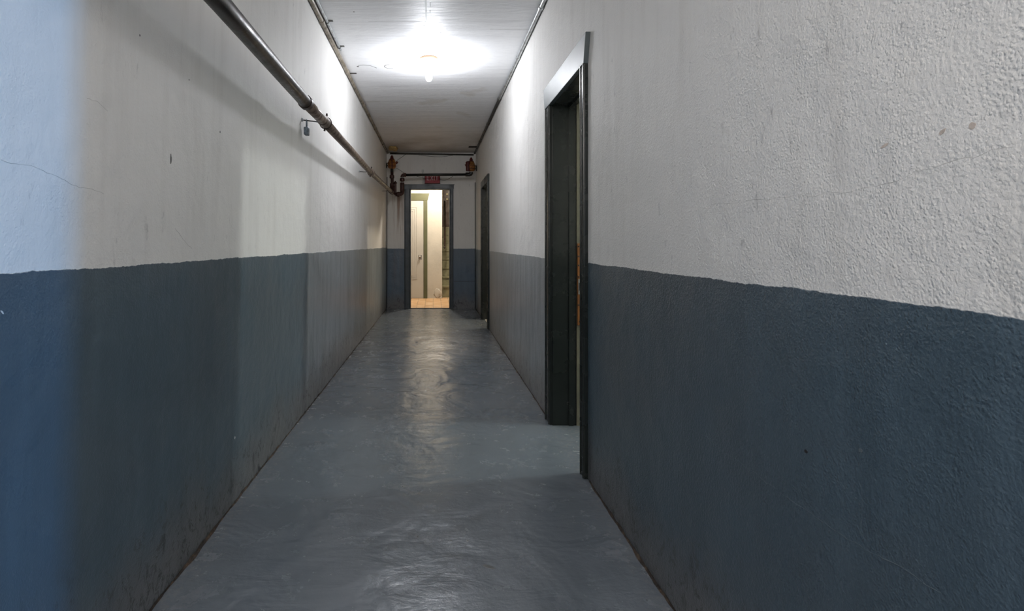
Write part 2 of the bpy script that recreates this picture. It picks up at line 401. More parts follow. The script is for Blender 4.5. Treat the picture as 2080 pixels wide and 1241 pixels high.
crack([lw(*p) for p in ((550, 620), (556, 700), (560, 770), (566, 850))], 0.0007, 'gap', wall_left, 'dark thin upright crack in the slate paint', 0.0)
def blob(c, nrm, ry, rz, mat, parent, name='mark', t=0.0008, rot=0.0, n=18):
    bm = BM(); c = Vector(c); nrm = Vector(nrm)
    u = Vector((0, 1, 0)) if abs(nrm.y) < 0.5 else Vector((1, 0, 0)); v = nrm.cross(u)
    ring = []; top = []
    for i in range(n):
        a = 2*math.pi*i/n; k = 1+0.35*noise.noise(Vector((math.cos(a)*1.7, math.sin(a)*1.7, c.y*9+c.z*5)))
        p, q = math.cos(a)*ry*k, math.sin(a)*rz*k
        d = u*(p*math.cos(rot)-q*math.sin(rot))+v*(p*math.sin(rot)+q*math.cos(rot))
        ring.append(bm.verts.new(c+d-nrm*0.002)); top.append(bm.verts.new(c+d*0.85+nrm*t))
    for i in range(n): bm.faces.new((ring[i], ring[(i+1) % n], top[(i+1) % n], top[i]))
    bm.faces.new(top); bm.faces.new(ring[::-1])
    return link(name, bm, mat, parent)
blob(lw(347, 323), (1, 0, 0), 0.006, 0.020, 'smudge', wall_left)
blob(lw(384, 162), (1, 0, 0), 0.003, 0.003, 'smudge', wall_left)
blob(lw(284, 72), (1, 0, 0), 0.003, 0.004, 'smudge', wall_left)
blob(lw(447, 268), (1, 0, 0), 0.004, 0.005, 'smudge', wall_left)
blob(lw(4, 634), (1, 0, 0), 0.002, 0.007, 'chip', wall_left, rot=0.8)
blob(lw(477, 889), (1, 0, 0), 0.006, 0.007, 'chip', wall_left)
blob(rw(1797, 296), (-1, 0, 0), 0.010, 0.003, 'brown_mark', wall_right, t=0.0005, rot=0.3)
blob(rw(1914, 268), (-1, 0, 0), 0.007, 0.003, 'brown_mark', wall_right, t=0.0005, rot=0.6)
blob(rw(1975, 256), (-1, 0, 0), 0.006, 0.006, 'brown_mark', wall_right, t=0.0005)
blob(rw(1637, 917), (-1, 0, 0), 0.006, 0.004, 'hole', wall_right, t=0.0005)
blob(rw(1748, 915), (-1, 0, 0), 0.005, 0.004, 'crack_pale', wall_right, t=0.001)
for px, py, a, b_ in ((1192.5, 470, 0.002, 0.006), (1193, 885, 0.003, 0.014), (1193, 902, 0.002, 0.006), (1193, 945, 0.002, 0.008)):
    blob(rw(px, py), (-1, 0, 0), a, b_, 'chip', wall_right, 'paint_chip', t=0.001)
def fl(px, py): y = CAM_H*F_PX/(py-VY); return ((px-VX)/F_PX*y, y, 0.0)
def ce(px, py): y = (ZC-CAM_H)*F_PX/(VY-py); return ((px-VX)/F_PX*y, y, ZC)
blob(fl(993, 1151), (0, 0, 1), 0.030, 0.011, 'scuff_floor', floor, t=0.0004, rot=1.15)
blob(fl(848, 1090), (0, 0, 1), 0.004, 0.004, 'hole', floor, t=0.0004)
blob(fl(950, 1098), (0, 0, 1), 0.005, 0.006, 'scuff_floor', floor, t=0.0004)
blob(fl(640, 903), (0, 0, 1), 0.008, 0.005, 'scuff_floor', floor, t=0.0004)
# ceiling seam, chipped paint and damage
bm = BM(); box(bm, -0.058, -0.046, 3.2, 4.80, ZC-0.003, ZC+0.004); o = link('seam_strip', bm, 'chip', ceiling)
for px, py, a, b_ in ((866, 32, 0.006, 0.07), (865, 46, 0.010, 0.03), (863, 52, 0.014, 0.012), (874, 10, 0.005, 0.05), (874, 24, 0.006, 0.03), (865, 180, 0.018, 0.012)):
    blob(ce(px, py), (0, 0, -1), b_, a, 'chip', ceiling, 'paint_chip', t=0.0008)
for px, py, a, b_ in ((727, 135, 0.018, 0.012), (719, 24, 0.008, 0.006), (895, 66, 0.006, 0.006)):
    blob(ce(px, py), (0, 0, -1), a, b_, 'smudge', ceiling)
bm = BM(); c0 = Vector(ce(792, 135)); tube(bm, [c0+Vector((math.cos(t)*0.052, math.sin(t)*0.055, -0.001)) for t in [1.1+i*0.28 for i in range(14)]], 0.0025, 6); link('crack', bm, 'smudge', ceiling)
bm = BM(); tube(bm, [ce(727, 133), ce(738, 132), ce(752, 133), ce(765, 138)], 0.0025, 6); link('crack', bm, 'smudge', ceiling)
bm = BM(); tube(bm, [(-0.5, 4.15, ZC), (-0.1, 4.15, ZC)], 0.0007, 6); tube(bm, [(0.45, 4.30, ZC), (0.77, 4.30, ZC)], 0.0008, 6); link('board_joint', bm, 'crack_dark', ceiling)
# damaged plaster and a dark slot at the far end of the ceiling
bm = BM()
bmesh.ops.create_icosphere(bm, subdivisions=3, radius=1.0)
for v in bm.verts:
    v.co *= 1+0.35*noise.noise(v.co*1.6); v.co = Vector((v.co.x*0.085-0.70, v.co.y*0.20+9.60, v.co.z*0.035+ZC-0.008))
tag(link('plaster_lump', bm, 'plaster_chunk', None, True), 'yellowed lump of broken plaster in the far left ceiling corner', 'plaster')
bm = BM(); box(bm, 0.62, 0.785, 9.42, 9.52, ZC-0.012, ZC+0.001); bevel(bm, 0.003)
tag(link('ceiling_slot', bm, 'hole'), 'short black slot cover in the far right corner of the ceiling', 'cover')

# ------------------------------------------------------------------ doorways
def side_door(name, a, b_, h, near_out, far_out, ztop, slant, matc, matj, depth):
    d = empty(name, (XR, a, 0), kind='structure')
    fx = XR-0.019
    def casing(y0, y1, inner_first):
        bm = BM(); box(bm, fx, XR+0.02, y0, y1, 0, h)
        bevel(bm, 0.004)
        # raised beads along both edges
        for yy in (y0+0.012, y1-0.012): tube(bm, [(fx+0.001, yy, 0.002), (fx+0.001, yy, h-0.004)], 0.0075, 10)
        o = link('side_casing', bm, matc, d); return o
    casing(near_out, a+0.004, 0); casing(b_-0.004, far_out, 1)
    # head casing with ends that slope outward to the top
    bm = BM(); s = slant; xo = fx-0.006
    hexa(bm, [(xo, near_out-0.004, h-0.012), (XR+0.01, near_out-0.004, h-0.012), (XR+0.01, far_out+0.004, h-0.012), (xo, far_out+0.004, h-0.012),
              (xo, near_out-s, ztop), (XR+0.01, near_out-s, ztop), (XR+0.01, far_out+s, ztop), (xo, far_out+s, ztop)])
    bevel(bm, 0.002); link('head_casing', bm, 'header' if s > 0.02 else matc, d)
    # lining of the opening with a stop bead
    bm = BM()
    x0, x1 = XR+0.001, XR+depth
    box(bm, x0, x1, a-0.001, a+0.014, 0, h); box(bm, x0, x1, b_-0.014, b_+0.001, 0, h); box(bm, x0, x1, a, b_, h-0.018, h)
    link('jamb', bm, matj, d)
    bm = BM(); xs = XR+depth-0.05
    box(bm, xs, xs+0.03, a+0.014, a+0.026, 0, h-0.018); box(bm, xs, xs+0.03, b_-0.026, b_-0.014, 0, h-0.018); box(bm, xs, xs+0.03, a+0.014, b_-0.014, h-0.032, h-0.018)
    link('door_stop', bm, matj, d)
    return d
d1 = side_door('door_1', 2.835, 3.600, 2.135, 2.764, 3.720, 2.268, 0.045, 'trim', 'trim', 0.157)
d2 = side_door('door_2', 7.74, 8.62, 2.10, 7.62, 8.74, 2.195, 0.012, 'trim', 'trim', 0.20)
d0 = side_door('door_3', -0.60, 0.585, 2.10, -0.70, 0.655, 2.24, 0.03, 'trim', 'trim', 0.20)
bm = BM(); box(bm, XR+0.03, XR+RW, 7.756, 8.604, 0.0, 0.006); link('threshold', bm, 'cream', d2)['label'] = 'pale cream threshold'
bm = BM(); box(bm, XR+0.158, XR+RW+0.001, 3.578, 3.602, 0, 2.13); link('rebate', bm, 'rebate', d1)['label'] = 'dull beige inner rebate of the frame'
# end doorway casing
d4 = empty('door_4', (0, YE, 0), kind='structure')
for x0, x1 in ((-0.537, EX0+0.004), (EX1-0.004, 0.375)):
    bm = BM(); box(bm, x0, x1, YE-0.02, YE+0.005, 0, EH); bevel(bm, 0.003)
    for xx in (x0+0.012, x1-0.012): tube(bm, [(xx, YE-0.02, 0), (xx, YE-0.02, EH-0.004)], 0.006, 8)
    link('side_casing', bm, 'end_trim', d4)
bm = BM(); box(bm, -0.545, 0.383, YE-0.022, YE+0.005, EH, 2.298); box(bm, -0.555, 0.392, YE-0.034, YE+0.005, 2.298, 2.312); link('head_casing', bm, 'end_trim', d4)
bm = BM(); box(bm, EX0-0.001, EX0+0.012, YE, YE+T, 0, EH); box(bm, EX1-0.006, EX1+0.001, YE, YE+T, 0, EH); box(bm, EX0, EX1, YE, YE+T, EH-0.008, EH+0.001)
link('jamb', bm, 'end_trim', d4)
bm = BM(); box(bm, EX0, EX1, YE-0.005, YE+0.02, 0, 0.008); link('threshold', bm, 'collar', d4)

# orange latch strip behind the near frame
strip = empty('latch_board', (0.99, 3.578, 0.65), 'orange varnished latch board seen in the slit behind the near doorway frame', 'board')
bm = BM(); box(bm, 0.9495, 1.045, 3.565, 3.580, 0.665, 1.205); bevel(bm, 0.003); link('board', bm, 'orange', strip)
bm = BM(); box(bm, 0.955, 1.02, 3.560, 3.567, 0.87, 0.97); bevel(bm, 0.001); link('strike_plate', bm, 'galv', strip)
bm = BM(); box(bm, 0.958, 0.992, 3.5585, 3.564, 0.895, 0.945); link('latch_hole', bm, 'hole', strip)
for z in (0.69, 0.80, 0.985, 1.06, 1.12, 1.185):
    bm = BM(); lathe(bm, [(0.0055, 0.002), (0.0055, -0.002), (0.003, -0.0035)], (0.957+0.007*(int(z*100) % 2), 3.565, z), 10, 'y'); link('screw', bm, 'collar', strip)

# ------------------------------------------------------------------ side rooms and stair hall
def room(n, x0, x1, y0, y1, zc, mat, fmat, open_side='-x'):
    t = 0.08
    bm = BM(); box(bm, x0, x1, y0-t, y0, 0, zc); struct('wall_%s_near' % n, bm, mat)
    bm = BM(); box(bm, x0, x1, y1, y1+t, 0, zc); struct('wall_%s_far' % n, bm, mat)
    bm = BM(); box(bm, x1, x1+t, y0-t, y1+t, 0, zc); struct('wall_%s_right' % n, bm, mat)
    bm = BM(); box(bm, x0, x1+t, y0-t, y1+t, -0.12, 0); struct('floor_%s' % n, bm, fmat)
    bm = BM(); box(bm, x0, x1+t, y0-t, y1+t, zc, zc+0.1); struct('ceiling_%s' % n, bm, mat)
room('side_room', XR+RW, 3.9, 2.0, 4.7, ZC, 'side_wall', 'floor')
room('far_side_room', XR+RW, 3.2, 7.2, 9.6, ZC, 'cream', 'tile')
room('daylight_room', XR+RW, 3.6, -2.0, 1.5, ZC, 'side_wall', 'floor')

# stair hall
YH0 = YE+T; YH1 = 12.0
bm = BM(); box(bm, -1.6, 1.7, YH0, 12.2, -0.12, 0.0); struct('floor_hall', bm, 'tile')
bm = BM(); box(bm, -1.6, 1.7, YH0, 16.0, 3.35, 3.45); struct('ceiling_hall', bm, 'cream')
bm = BM(); box(bm, -1.7, -1.6, YH0, YH1+0.1, 0, 3.35); struct('wall_hall_left', bm, 'cream')
bm = BM(); box(bm, 1.25, 1.35, YH0, 16.0, 0, 3.35); struct('wall_hall_right', bm, 'cream')
bm = BM(); box(bm, -1.7, -0.90, YH0-0.02, YH0+0.02, 0, 3.35); box(bm, XR, 1.3, YH0-0.02, YH0+0.02, 0, 3.35); box(bm, -1.7, 1.3, YH0-0.01, YH0+0.02, ZC+0.01, 3.35); struct('wall_hall_near', bm, 'cream')
bm = BM()
box(bm, -1.6, 0.197, YH1, YH1+0.16, 0, 3.35); box(bm, 0.117, 0.197, YH1+0.16, 16.0, 0, 3.35)
struct('wall_hall_far', bm, 'cream')
# bumps of broken plaster at the foot of the hall wall
bm = BM(); bmesh.ops.create_icosphere(bm, subdivisions=3, radius=1.0)
for v in bm.verts:
    v.co *= 1+0.4*noise.noise(v.co*2.5); v.co = Vector((v.co.x*0.09+0.10, v.co.y*0.008+YH1, v.co.z*0.10+0.11))
tag(link('plaster_patch', bm, 'cream', None, True), 'rough crumbling plaster patch at the foot of the cream hall wall beside the stairs', 'plaster')
# cream panelled door with olive casing
dh = empty('door_5', (-0.6, YH1, 0), kind='structure')
DX0, DX1, DH = -1.03, -0.215, 2.165
bm = BM(); box(bm, DX0, DX1, YH1-0.02, YH1+0.004, 0.006, DH); bevel(bm, 0.002); leaf = link('door_leaf', bm, 'cream_door', dh)
for (x0, x1, z0, z1) in ((-0.93, -0.36, 0.42, 2.02),):
    for g_, wd in ((0.0, 0.012), (0.045, 0.008), (0.085, 0.006)):
        bm = BM(); a, b_, c_, e = x0+g_, x1-g_, z0+g_, z1-g_
        box(bm, a, a+wd, YH1-0.028, YH1-0.018, c_, e); box(bm, b_-wd, b_, YH1-0.028, YH1-0.018, c_, e)
        box(bm, a, b_, YH1-0.028, YH1-0.018, c_, c_+wd); box(bm, a, b_, YH1-0.028, YH1-0.018, e-wd, e)
        bevel(bm, 0.0015, 1); link('panel_moulding', bm, 'cream_door', leaf)
bm = BM(); box(bm, -0.325, -0.255, YH1-0.026, YH1-0.018, 0.865, 0.965); bevel(bm, 0.003); kp = link('knob_plate', bm, 'chrome', dh)
bm = BM(); lathe(bm, [(0.012, 0.0), (0.012, -0.025), (0.028, -0.035), (0.031, -0.05), (0.022, -0.062), (0.006, -0.066)], (-0.297, YH1-0.024, 0.918), 20, 'y'); link('door_knob', bm, 'chrome', kp, True)
bm = BM(); box(bm, DX1, -0.130, YH1-0.03, YH1+0.002, 0, DH); bevel(bm, 0.003); link('side_casing', bm, 'olive_trim', dh)
bm = BM(); box(bm, DX0-0.085, DX0, YH1-0.03, YH1+0.002, 0, DH); bevel(bm, 0.003); link('side_casing', bm, 'olive_trim', dh)
bm = BM(); hexa(bm, [(DX0-0.1, YH1-0.034, DH), (-0.125, YH1-0.034, DH), (-0.125, YH1+0.002, DH), (DX0-0.1, YH1+0.002, DH),
                     (DX0-0.15, YH1-0.034, 2.325), (-0.085, YH1-0.034, 2.325), (-0.085, YH1+0.002, 2.325), (DX0-0.15, YH1+0.002, 2.325)])
bevel(bm, 0.003); link('head_casing', bm, 'olive_trim', dh)
# stairs
st = empty('staircase', (0.7, 12.2, 0), 'worn grey green stairs climbing behind the cream wall, seen through the end doorway', 'stairs')
zt = [0.257, 0.453, 0.657, 0.86, 1.056, 1.26, 1.45, 1.64]
for i, z in enumerate(zt):
    y = 12.2+0.25*i; bm = BM(); zb = zt[i-1] if i else 0.0
    box(bm, 0.199, 1.249, y, y+0.27, max(zb-0.19, 0), z-0.03); box(bm, 0.199, 1.249, y-0.025, y+0.27, z-0.03, z)
    link('step', bm, 'step', st)
bm = BM(); box(bm, 0.199, 1.249, 14.2, 15.2, 1.61, 1.64); link('landing', bm, 'step', st)
bm = BM(); box(bm, 0.199, 1.249, 13.96, 14.0, 1.452, 3.34); bevel(bm, 0.002)
for xx in (0.33, 0.47, 0.61, 0.75, 0.89): box(bm, xx, xx+0.012, 13.952, 13.962, 1.46, 3.33)
bp = tag(link('wood_partition', bm, 'brown_wood'), 'dark brown boarded partition above the stairs', 'partition')
hr = empty('handrail', (0.27, 12.4, 1.1), 'dark sloping handrail on the cream wall of the stairs', 'handrail')
bm = BM(); tube(bm, [(0.255, 12.3, 1.12), (0.262, 12.35, 1.14), (0.295, 13.9, 2.30)], 0.020, 12); link('rail', bm, 'rail', hr, True)
for t in (0.25, 0.8):
    y = 12.35+1.55*t; z = 1.14+1.16*t
    bm = BM(); tube(bm, [(0.198, y, z-0.06), (0.25, y, z-0.06), (0.27, y, z-0.01)], 0.007, 8); link('rail_bracket', bm, 'rail', hr)
for i, (px, py, lab) in enumerate(((908, 394.5, 'upper of the two small round pale discs on the brown partition'), (908, 404.5, 'lower and brighter of the two small round pale discs on the brown partition'))):
    bm = BM(); x = (px-VX)/F_PX*13.95; z = CAM_H+(VY-py)/F_PX*13.95
    lathe(bm, [(0.026, 0.002), (0.030, -0.010), (0.022, -0.022), (0.006, -0.026)], (x, 13.951, z), 18, 'y')
    tag(link('wall_disc', bm, 'disc', None, True), lab, 'disc', 'discs on the stair partition')

# ------------------------------------------------------------------ ceiling lamp
lp = empty('ceiling_lamp', (LAMP[0], LAMP[1], ZC), 'bare lit bulb in a round porcelain holder on the corridor ceiling', 'lamp')
bm = BM(); lathe(bm, [(0.080, 0.0), (0.082, -0.008), (0.074, -0.022), (0.055, -0.034), (0.034, -0.045), (0.026, -0.060), (0.024, -0.070)], (LAMP[0], LAMP[1], ZC), 32)
link('lamp_holder', bm, 'porcelain', lp, True)
bm = BM(); lathe(bm, [(0.013, -0.068), (0.015, -0.105), (0.024, -0.132), (0.031, -0.160), (0.031, -0.185), (0.021, -0.207), (0.006, -0.216)], (LAMP[0], LAMP[1], ZC), 24)
bulb = link('bulb', bm, 'bulb', lp, True); bulb.visible_shadow = True

# ------------------------------------------------------------------ long overhead pipe on the left
def px3(px, py, y): return Vector(((px-VX)/F_PX*y, y, CAM_H+(VY-py)/F_PX*y))
PP = [Vector((-0.705, -1.6, 1.975)), Vector((-0.722, 1.83, 2.018)), px3(620, 207, 3.08), px3(661.5, 250, 3.66), px3(751, 348, 6.25), px3(797, 391, 9.58)]
pipe = empty('overhead_pipe', tuple(PP[2]), 'long brown iron pipe running along the upper left wall towards the end wall', 'pipe')
def along(a, b, t): return a.lerp(b, t)
bm = BM(); tube(bm, [PP[0], PP[1], PP[2]], 0.0355, 28); link('pipe_section', bm, 'iron', pipe, True)['label'] = 'dark glossy near length'
bm = BM(); tube(bm, [PP[2], PP[3]], 0.0325, 28); link('pipe_section', bm, 'iron_brown', pipe, True)
bm = BM(); tube(bm, [PP[3], along(PP[3], PP[4], 0.5), PP[4], PP[5]], 0.0315, 28); link('pipe_section', bm, 'iron_brown', pipe, True)
def ring(p, d, r0, r1, ln, mat, parent, name):
    d = Vector(d).normalized(); bm = BM()
    tube(bm, [p-d*ln/2, p-d*ln*0.42, p+d*ln*0.42, p+d*ln/2], [r0, r1, r1, r0], 28); return link(name, bm, mat, parent)
dd = (PP[3]-PP[2]).normalized()
ring(PP[2]+dd*0.012, dd, 0.036, 0.0405, 0.055, 'collar', pipe, 'coupling')
ring(PP[3]-dd*0.05, dd, 0.033, 0.0365, 0.14, 'iron_brown', pipe, 'coupling')
ring(along(PP[4], PP[5], 0.04), PP[5]-PP[4], 0.033, 0.042, 0.12, 'iron_brown', pipe, 'coupling')

def bracket(wp, pp, d, label, lock=False, bolt=True):
    b = empty('pipe_bracket', tuple(wp), label, 'bracket', 'brackets holding the overhead pipe')
    wp, pp, d = Vector(wp), Vector(pp), Vector(d).normalized()
    bm = BM(); tube(bm, [wp+Vector((-0.02, 0, 0)), wp.lerp(pp, 0.5), pp+(wp-pp).normalized()*0.038], 0.0042, 10); link('rod', bm, 'wire', b)
    bm = BM(); lathe(bm, [(0.013, -0.012), (0.013, 0.003), (0.008, 0.010)], tuple(wp), 14, 'x'); link('wall_anchor', bm, 'galv', b)
    bm = BM(); torus(bm, pp, 0.038, 0.0048, d, 28, 8); link('clamp', bm, 'collar', b, True)
    if bolt:
        n = Vector((0.15, 0, 1)); n = (n-d*n.dot(d)).normalized()
        bm = BM(); tube(bm, [pp+n*0.035, pp+n*0.058], 0.005, 8); lathe(bm, [(0.010, -0.005), (0.010, 0.005)], tuple(pp+n*0.056), 6, 'x')
        link('bolt', bm, 'collar', b)
        bm = BM(); tube(bm, [pp-n*0.035, pp-n*0.055], 0.007, 8); link('bolt', bm, 'collar', b)
    return b
w1 = Vector(lw(613, 243)); q1 = PP[3].copy()
bracket(w1, q1, dd, 'nearest pipe bracket, with a small padlock hanging on its rod')
w2 = Vector(lw(729, 348)); q2 = along(PP[4], PP[5], 0.03)
bracket(w2, q2, PP[5]-PP[4], 'middle pipe bracket, a thin rod and clamp halfway along the pipe')
w3 = Vector(lw(777, 388)); q3 = along(PP[4], PP[5], 0.88)
bracket(w3, q3, PP[5]-PP[4], 'farthest pipe bracket, a thin rod beside the end wall', bolt=False)
# padlock hanging from the first rod
lk = w1.lerp(q1, 0.20)
pl = empty('padlock', tuple(lk-Vector((0, 0, 0.09))), 'small blue grey steel padlock hanging from the nearest pipe bracket', 'padlock')
bm = BM(); s = 0.0125
tube(bm, [lk+Vector((0, -s, -0.050)), lk+Vector((0, -s, -0.012)), lk+Vector((0, -s*0.7, -0.001)), lk+Vector((0, 0, 0.006)), lk+Vector((0, s*0.7, -0.001)), lk+Vector((0, s, -0.012)), lk+Vector((0, s, -0.050))], 0.0032, 8)
link('shackle', bm, 'steel', pl, True)
bm = BM(); box(bm, lk.x-0.015, lk.x+0.015, lk.y-0.026, lk.y+0.026, lk.z-0.100, lk.z-0.047)
bevel(bm, 0.006, 2); link('lock_body', bm, 'steel', pl)
bm = BM(); lathe(bm, [(0.006, -0.001), (0.006, -0.0022)], (lk.x, lk.y, lk.z-0.097), 12); link('keyway', bm, 'hole', pl)

# ------------------------------------------------------------------ pipework in front of the end wall
YP = 9.60
def P(px, py, y=YP): return px3(px, py, y)
# dark red riser on the left
rp = empty('riser_pipe', tuple(P(797, 393)), 'dark red rusted upright pipe with elbow in the far left corner', 'pipe')
a = P(797, 391); top = P(796, 343)
bm = BM(); tube(bm, [a+Vector((-0.004, -0.10, 0.03)), a+Vector((0, -0.03, 0.0)), a+Vector((0, 0.0, -0.005)), a+Vector((0.0, 0.01, 0.05)), a+Vector((0, 0.01, 0.12))], 0.044, 18); link('elbow', bm, 'rust', rp, True)
bm = BM(); tube(bm, [a+Vector((0, 0.01, 0.02)), top+Vector((0, 0.01, 0))], 0.027, 18); link('pipe_section', bm, 'rust', rp, True)
bm = BM(); tube(bm, [P(796, 350), P(796, 342)], 0.026, 18); link('pipe_section', bm, 'black_pipe', rp, True)['label'] = 'black upper length'
ring(P(796, 359)+Vector((0, 0.01, 0)), (0, 0, 1), 0.034, 0.042, 0.060, 'rust', rp, 'coupling')
ring(P(796, 376)+Vector((0, 0.01, 0)), (0, 0, 1), 0.030, 0.036, 0.070, 'rust', rp, 'coupling')
bm = BM(); tube(bm, [P(803, 396), P(803, 374)], 0.022, 16); lathe(bm, [(0.018, 0), (0.030, 0.010), (0.030, 0.030), (0.014, 0.040), (0.012, 0.055)], tuple(P(803, 374)), 8); link('stub', bm, 'rust', rp)
# crossover pipe
cp = empty('crossover_pipe', tuple(P(818, 395)), 'black horizontal pipe crossing above the end doorway, with rusted elbows and unions', 'pipe')
b0 = P(803, 395); b1 = P(817, 394); b2 = P(817, 355.5); b3 = P(957, 354.5); b4 = P(957, 349)
bm = BM(); tube(bm, [b0, b1+Vector((-0.05, 0, 0))]+arc(b1, (-1, 0, 0), (0, 0, 1), 0.035, 6)[1:]+[b1+Vector((0, 0, 0.05))], 0.036, 18); link('elbow', bm, 'rust', cp, True)
ring(P(809, 395), (1, 0, 0), 0.037, 0.046, 0.045, 'rust', cp, 'coupling')
bm = BM(); tube(bm, [b1+Vector((0, 0, 0.03)), b2-Vector((0, 0, 0.04))], 0.027, 18); link('pipe_section', bm, 'rust', cp, True)
ring(P(817, 380), (0, 0, 1), 0.030, 0.037, 0.16, 'rust', cp, 'coupling')
ring(P(817, 365), (0, 0, 1), 0.032, 0.042, 0.05, 'rust', cp, 'union')
for yy in (360.6, 370.2):
    bm = BM(); torus(bm, P(817, yy), 0.031, 0.005, (0, 0, 1), 20, 6); link('band', bm, 'chip', cp)['label'] = 'white sealing band'
bm = BM(); tube(bm, [b2-Vector((0, 0, 0.045))]+arc(b2, (0, 0, -1), (1, 0, 0), 0.04, 7)+[b2+Vector((0.07, 0, 0))], 0.034, 18); link('elbow', bm, 'rust', cp, True)
bm = BM(); tube(bm, [b2+Vector((0.06, 0, 0)), b3-Vector((0.06, 0, 0))], 0.024, 18); link('pipe_section', bm, 'black_pipe', cp, True)['label'] = 'long black horizontal length'
bm = BM(); tube(bm, [b3-Vector((0.10, 0, 0))]+arc(b3, (-1, 0, 0), (0, 0, 1), 0.035, 7)+[b3+Vector((0, 0, 0.045))], 0.036, 18); link('elbow', bm, 'black_pipe', cp, True)
bm = BM(); torus(bm, b3+Vector((0, 0, 0.045)), 0.036, 0.005, (0, 0, 1), 20, 6); link('band', bm, 'chip', cp)['label'] = 'white sealing band'

def valve(base, side, label, capcol, bodycol, h):
    v = empty('relief_valve', tuple(base), label, 'valve', 'brass and red valves in the far corners')
    bm = BM(); lathe(bm, [(0.034, 0.0), (0.056, 0.010), (0.070, 0.030), (0.073, 0.080), (0.079, 0.090), (0.079, 0.108), (0.068, 0.120), (0.056, h-0.070), (0.034, h-0.05)], tuple(base), 18)
    link('valve_body', bm, bodycol, v, True)
    bm = BM(); lathe(bm, [(0.056, h-0.078), (0.046, h-0.050), (0.027, h-0.034), (0.031, h-0.014), (0.018, h), (0.010, h+0.016)], tuple(base), 12)
    link('valve_cap', bm, capcol, v, True)
    bm = BM(); torus(bm, base+Vector((0, 0, 0.045)), 0.071, 0.006, (0, 0, 1), 20, 6); torus(bm, base+Vector((0, 0, 0.099)), 0.079, 0.005, (0, 0, 1), 20, 6); link('rib', bm, capcol, v, True)
    if side > 0:
        bm = BM(); lathe(bm, [(0.036, 0.004), (0.040, 0.02), (0.040, 0.13), (0.046, 0.14), (0.046, 0.155), (0.030, 0.175)], (base.x-0.056, base.y-0.035, base.z), 14); link('housing', bm, capcol, v, True)
    else:
        bm = BM(); tube(bm, [base+Vector((0.01, -0.074, 0.01)), base+Vector((0.01, -0.084, 0.09)), base+Vector((0.005, -0.060, 0.16))], 0.011, 10); link('spine', bm, capcol, v, True)
    # outlet on the room side and hand wheel towards the wall
    bm = BM(); tube(bm, [base+Vector((-side*0.04, 0, 0.09)), base+Vector((-side*0.085, -0.01, 0.105)), base+Vector((-side*0.095, -0.012, 0.13))], [0.022, 0.020, 0.024], 12); link('outlet', bm, capcol, v, True)
    bm = BM(); tube(bm, [base+Vector((side*0.04, 0, 0.06)), base+Vector((side*0.09, 0, 0.06))], 0.008, 8); link('spindle', bm, 'collar', v)
    bm = BM(); torus(bm, base+Vector((side*0.092, 0, 0.06)), 0.045, 0.008, (1, 0, 0), 20, 8)
    tube(bm, [base+Vector((side*0.092, 0, 0.015)), base+Vector((side*0.092, 0, 0.105))], 0.004, 6); tube(bm, [base+Vector((side*0.092, -0.045, 0.06)), base+Vector((side*0.092, 0.045, 0.06))], 0.004, 6)
    link('hand_wheel', bm, 'black_pipe', v, True)
    return v
valve(P(796, 343), -1, 'amber brass valve with red ribs on the upright pipe in the far left corner', 'red', 'amber', 0.225)
valve(P(957, 348.5), 1, 'red and amber valve on the elbow of the black pipe in the far right corner', 'red', 'amber', 0.235)

# exit sign
es = empty('exit_sign', (-0.012, YE, 2.318), 'red EXIT sign above the end doorway, partly behind the black pipe', 'sign')
SX0, SX1, SZ0, SZ1 = -0.158, 0.126, 2.320, 2.500
bm = BM(); box(bm, SX0, SX1, YE-0.075, YE, SZ0, SZ1); bevel(bm, 0.005); link('housing', bm, 'sign_side', es)
bm = BM(); box(bm, SX0+0.008, SX1-0.008, YE-0.079, YE-0.073, SZ0+0.008, SZ1-0.008); bevel(bm, 0.002); face = link('sign_face', bm, 'sign', es)
bm = BM(); yf0, yf1 = YE-0.0815, YE-0.078; z0, z1 = SZ0+0.060, SZ0+0.145; t = 0.013
def stroke(x0, z0_, x1, z1_, t=0.013):
    d = Vector((x1-x0, 0, z1_-z0_)).normalized(); n = Vector((-d.z, 0, d.x))*t/2
    q = [Vector((x0, 0, z0_))+n, Vector((x0, 0, z0_))-n, Vector((x1, 0, z1_))-n, Vector((x1, 0, z1_))+n]
    hexa(bm, [(p.x, yf0, p.z) for p in q]+[(p.x, yf1, p.z) for p in q])
cx = SX0+0.045
stroke(cx, z0, cx, z1); stroke(cx, z0+t/2, cx+0.042, z0+t/2); stroke(cx, z1-t/2, cx+0.042, z1-t/2); stroke(cx, (z0+z1)/2, cx+0.036, (z0+z1)/2)
cx += 0.062; stroke(cx, z0, cx+0.048, z1); stroke(cx, z1, cx+0.048, z0)
cx += 0.070; stroke(cx, z0, cx, z1)
cx += 0.022; stroke(cx, z1-t/2, cx+0.052, z1-t/2); stroke(cx+0.026, z0, cx+0.026, z1)
link('lettering', bm, 'letters', face)
bm = BM(); box(bm, -0.205, -0.185, YE-0.016, YE, 2.315, 2.55); bevel(bm, 0.003); box(bm, -0.215, -0.172, YE-0.03, YE, 2.54, 2.585)
tag(link('cable_cover', bm, 'white'), 'narrow white cable cover beside the red sign', 'cable cover')

